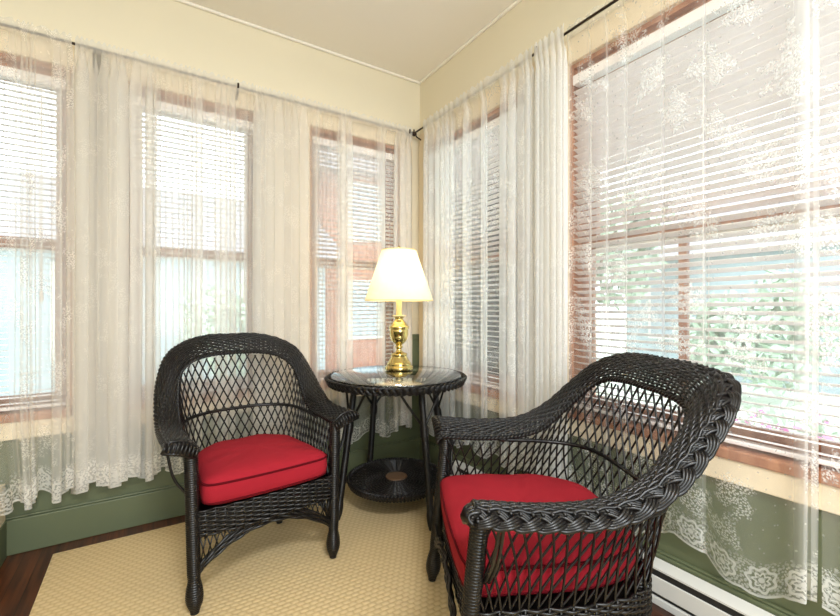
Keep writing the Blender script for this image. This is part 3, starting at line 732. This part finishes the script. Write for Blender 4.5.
# ------------------------------------------------------------------ table lamp
lc = np.array(CAM[:2])+2.42*f2-0.121*r2
LZ = TZ+0.0055
lamp = empty('table_lamp', (float(lc[0]), float(lc[1]), LZ)); tag(lamp, 'brass urn table lamp with cream shade, lit, on the round table', 'lamp')
px = 0.001415
pf = [(56, 527), (57, 524), (57, 517), (54, 513), (50, 511), (50, 503), (45, 497), (40, 490), (35, 480), (31, 474), (33, 471), (33, 465), (27, 461), (17, 457), (12, 450), (11, 443), (15, 440), (15, 434), (11, 431), (18, 424), (28, 414), (34, 402), (37, 388), (38, 372), (37, 364), (41, 362), (41, 354), (37, 351), (31, 342), (24, 334), (19, 328), (17, 322), (20, 319), (20, 316), (12, 313)]
fine = catmull([(r, z, 0) for r, z in pf], 140)
m = MB(); m.lathe([(max(r, 1)*px, (527-y)*px) for r, y, _ in fine], sides=48); m.build('brass_base', M['brass'], lamp)
m = MB(); m.lathe([(14*px, (314-0)*0+(527-314)*px), (28*px, (527-312)*px), (29*px, (527-309)*px), (14*px, (527-308)*px)], sides=32); m.build('drip_dish', M['candle'], lamp)
m = MB(); m.lathe([(11.5*px, (527-310)*px), (11.5*px, (527-238)*px), (9*px, (527-235)*px)], sides=24); m.build('candle_sleeve', M['candle'], lamp)
zb, zt_ = (527-248)*px, (527-44)*px
m = MB(); m.lathe([(0.195, zb), (0.1953, zb+0.004), (0.0998, zt_-0.003), (0.0988, zt_)], sides=64, caps=False)
m.lathe([(0.1935, zb), (0.1937, zb+0.004), (0.0983, zt_-0.003), (0.0973, zt_)], sides=64, caps=False); shd = m.build('lamp_shade', M['shade'], lamp)
for R, z in ((0.195, zb), (0.0988, zt_)):
    m = MB(); a = np.linspace(0, 2*PI, 64, endpoint=False); m.tube(np.stack([R*np.cos(a), R*np.sin(a), 0*a+z], 1), 0.003, 6, True); m.build('shade_trim', M['candle'], shd)
m = MB()
for s_ in (-1, 1):
    m.tube(catmull([(s_*0.012, 0, (527-238)*px), (s_*0.055, 0, zb+0.09), (s_*0.05, 0, zb+0.19), (0.0, 0, zt_-0.012)], 20), 0.002, 6)
for k in range(3): a = k*2*PI/3; m.tube([(0, 0, zt_-0.012), (0.0975*math.cos(a), 0.0975*math.sin(a), zt_-0.002)], 0.0018, 6)
m.build('harp', M['brass'], lamp)
m = MB(); m.lathe([(0.004, zt_-0.012), (0.004, zt_), (0.009, zt_+0.004), (0.006, zt_+0.01), (0.010, zt_+0.017), (0.004, zt_+0.024), (0.0005, zt_+0.026)], sides=16); m.build('finial', M['brass'], lamp)
m = MB(); zq = (527-235)*px; m.lathe([(0.012, zq), (0.014, zq+0.02), (0.028, zq+0.055), (0.030, zq+0.072), (0.022, zq+0.095), (0.001, zq+0.104)], sides=20); m.build('light_bulb', M['bulb'], lamp)
pl = bpy.data.lights.new('bulb_light', 'POINT'); pl.energy = 1.5; pl.color = (1.0, 0.93, 0.82); pl.shadow_soft_size = 0.03
po = bpy.data.objects.new('bulb_light', pl); po.parent = lamp; po.location = (0, 0, zq+0.14); col.objects.link(po)

# ------------------------------------------------------------------ added fill fixture, unseen, on the rear ceiling
cl_ = empty('ceiling_fill_fixture', (-1.5, -3.25, CEIL)); tag(cl_, 'added round fill fixture on the ceiling behind the camera', 'lamp')
m = MB(); m.lathe([(0.19, 0.0), (0.19, -0.03), (0.17, -0.035)], sides=40); m.build('fill_fixture_rim', M['brass'], cl_)
m = MB(); m.lathe([(0.17, -0.034), (0.15, -0.06), (0.09, -0.08), (0.005, -0.088)], sides=40); m.build('fill_glow_bowl', M['fill_glow'], cl_)

# ------------------------------------------------------------------ outdoors beyond the windows
GZ = -0.7
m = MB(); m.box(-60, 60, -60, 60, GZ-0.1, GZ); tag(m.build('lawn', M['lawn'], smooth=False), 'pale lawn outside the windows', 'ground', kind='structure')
def tree(x, y, h, R, n, label, mat, leaf=0.16, name='garden_tree', trunk=True, group=None, blossom=0):
    root = empty(name, (x, y, GZ)); tag(root, label, 'tree' if trunk else 'shrub', group)
    r = np.random.default_rng(int(abs(x*37+y*91))+3)
    if trunk:
        m = MB(); m.tube(catmull([(0, 0, 0), (0.08, 0.03, h*0.25), (-0.03, 0.05, h*0.5), (0.02, 0, h*0.8)], 12), np.linspace(h*0.03, h*0.01, 12), 8)
        for k in range(6):
            a = r.uniform(0, 6.28); z = h*r.uniform(0.35, 0.65); m.tube([(0, 0, z), (R*0.6*math.cos(a), R*0.6*math.sin(a), z+h*0.18)], [h*0.012, h*0.004], 6)
        m.build('trunk', M['bark'], root)
    nc = 14; C = r.normal(0, 1, (nc, 3)); C /= np.linalg.norm(C, axis=1)[:, None]; C *= r.uniform(0.3, 0.75, (nc, 1))*R
    zc = h*0.66 if trunk else h*0.5; sz = (h*0.34 if trunk else h*0.5)/R
    def leaves(nn, lf, mt, nm):
        m = MB(); c = C[r.integers(0, nc, nn)]; p = r.normal(0, 1, (nn, 3)); p /= np.linalg.norm(p, axis=1)[:, None]; p *= R*0.42*r.uniform(0.4, 1, (nn, 1))
        q = c+p; q[:, 2] = q[:, 2]*sz+zc; q[:, 2] = np.maximum(q[:, 2], 0.05)
        a = r.normal(0, 1, (nn, 3)); a /= np.linalg.norm(a, axis=1)[:, None]; b = np.cross(a, r.normal(0, 1, (nn, 3))); b /= np.linalg.norm(b, axis=1)[:, None]
        V = np.stack([q-a*lf, q-b*lf*0.45, q+a*lf, q+b*lf*0.45], 1).reshape(-1, 3)
        m.add(V, [(4*i, 4*i+1, 4*i+2, 4*i+3) for i in range(nn)]); m.build(nm, mt, root, smooth=False)
    leaves(n, leaf, mat, 'foliage')
    if blossom: leaves(blossom, leaf*0.9, M['blossom'], 'blossom')
def house(x, y, rz, w, d_, h, wall, label):
    root = empty('neighbouring_house', (x, y, GZ), rz); tag(root, label, 'house')
    m = MB(); m.box(-w/2, w/2, -d_/2, d_/2, 0, h); m.build('house_wall', wall, root, smooth=False)
    m = MB(); o = 0.4; rh = d_*0.32
    m.add([(-w/2-o, -d_/2-o, h-0.1), (w/2+o, -d_/2-o, h-0.1), (w/2+o, d_/2+o, h-0.1), (-w/2-o, d_/2+o, h-0.1), (-w/2-o, 0, h+rh), (w/2+o, 0, h+rh)],
          [(0, 1, 5, 4), (2, 3, 4, 5), (0, 4, 3), (1, 2, 5), (0, 3, 2, 1)]); m.build('roof', M['roof'], root, smooth=False)
    for fx in np.linspace(-w/2+1.2, w/2-1.2, max(2, int(w/2.6))):
        for fz in ((1.0,) if h < 4 else (1.0, 3.6)):
            m = MB(); m.box(fx-0.55, fx+0.55, -d_/2-0.05, -d_/2+0.02, fz-0.08, fz+1.5); fr = m.build('house_window', M['white_metal'], root, smooth=False)
            m = MB(); m.box(fx-0.47, fx+0.47, -d_/2-0.06, -d_/2-0.045, fz, fz+1.42); m.build('pane', M['house_glass'], fr, smooth=False)
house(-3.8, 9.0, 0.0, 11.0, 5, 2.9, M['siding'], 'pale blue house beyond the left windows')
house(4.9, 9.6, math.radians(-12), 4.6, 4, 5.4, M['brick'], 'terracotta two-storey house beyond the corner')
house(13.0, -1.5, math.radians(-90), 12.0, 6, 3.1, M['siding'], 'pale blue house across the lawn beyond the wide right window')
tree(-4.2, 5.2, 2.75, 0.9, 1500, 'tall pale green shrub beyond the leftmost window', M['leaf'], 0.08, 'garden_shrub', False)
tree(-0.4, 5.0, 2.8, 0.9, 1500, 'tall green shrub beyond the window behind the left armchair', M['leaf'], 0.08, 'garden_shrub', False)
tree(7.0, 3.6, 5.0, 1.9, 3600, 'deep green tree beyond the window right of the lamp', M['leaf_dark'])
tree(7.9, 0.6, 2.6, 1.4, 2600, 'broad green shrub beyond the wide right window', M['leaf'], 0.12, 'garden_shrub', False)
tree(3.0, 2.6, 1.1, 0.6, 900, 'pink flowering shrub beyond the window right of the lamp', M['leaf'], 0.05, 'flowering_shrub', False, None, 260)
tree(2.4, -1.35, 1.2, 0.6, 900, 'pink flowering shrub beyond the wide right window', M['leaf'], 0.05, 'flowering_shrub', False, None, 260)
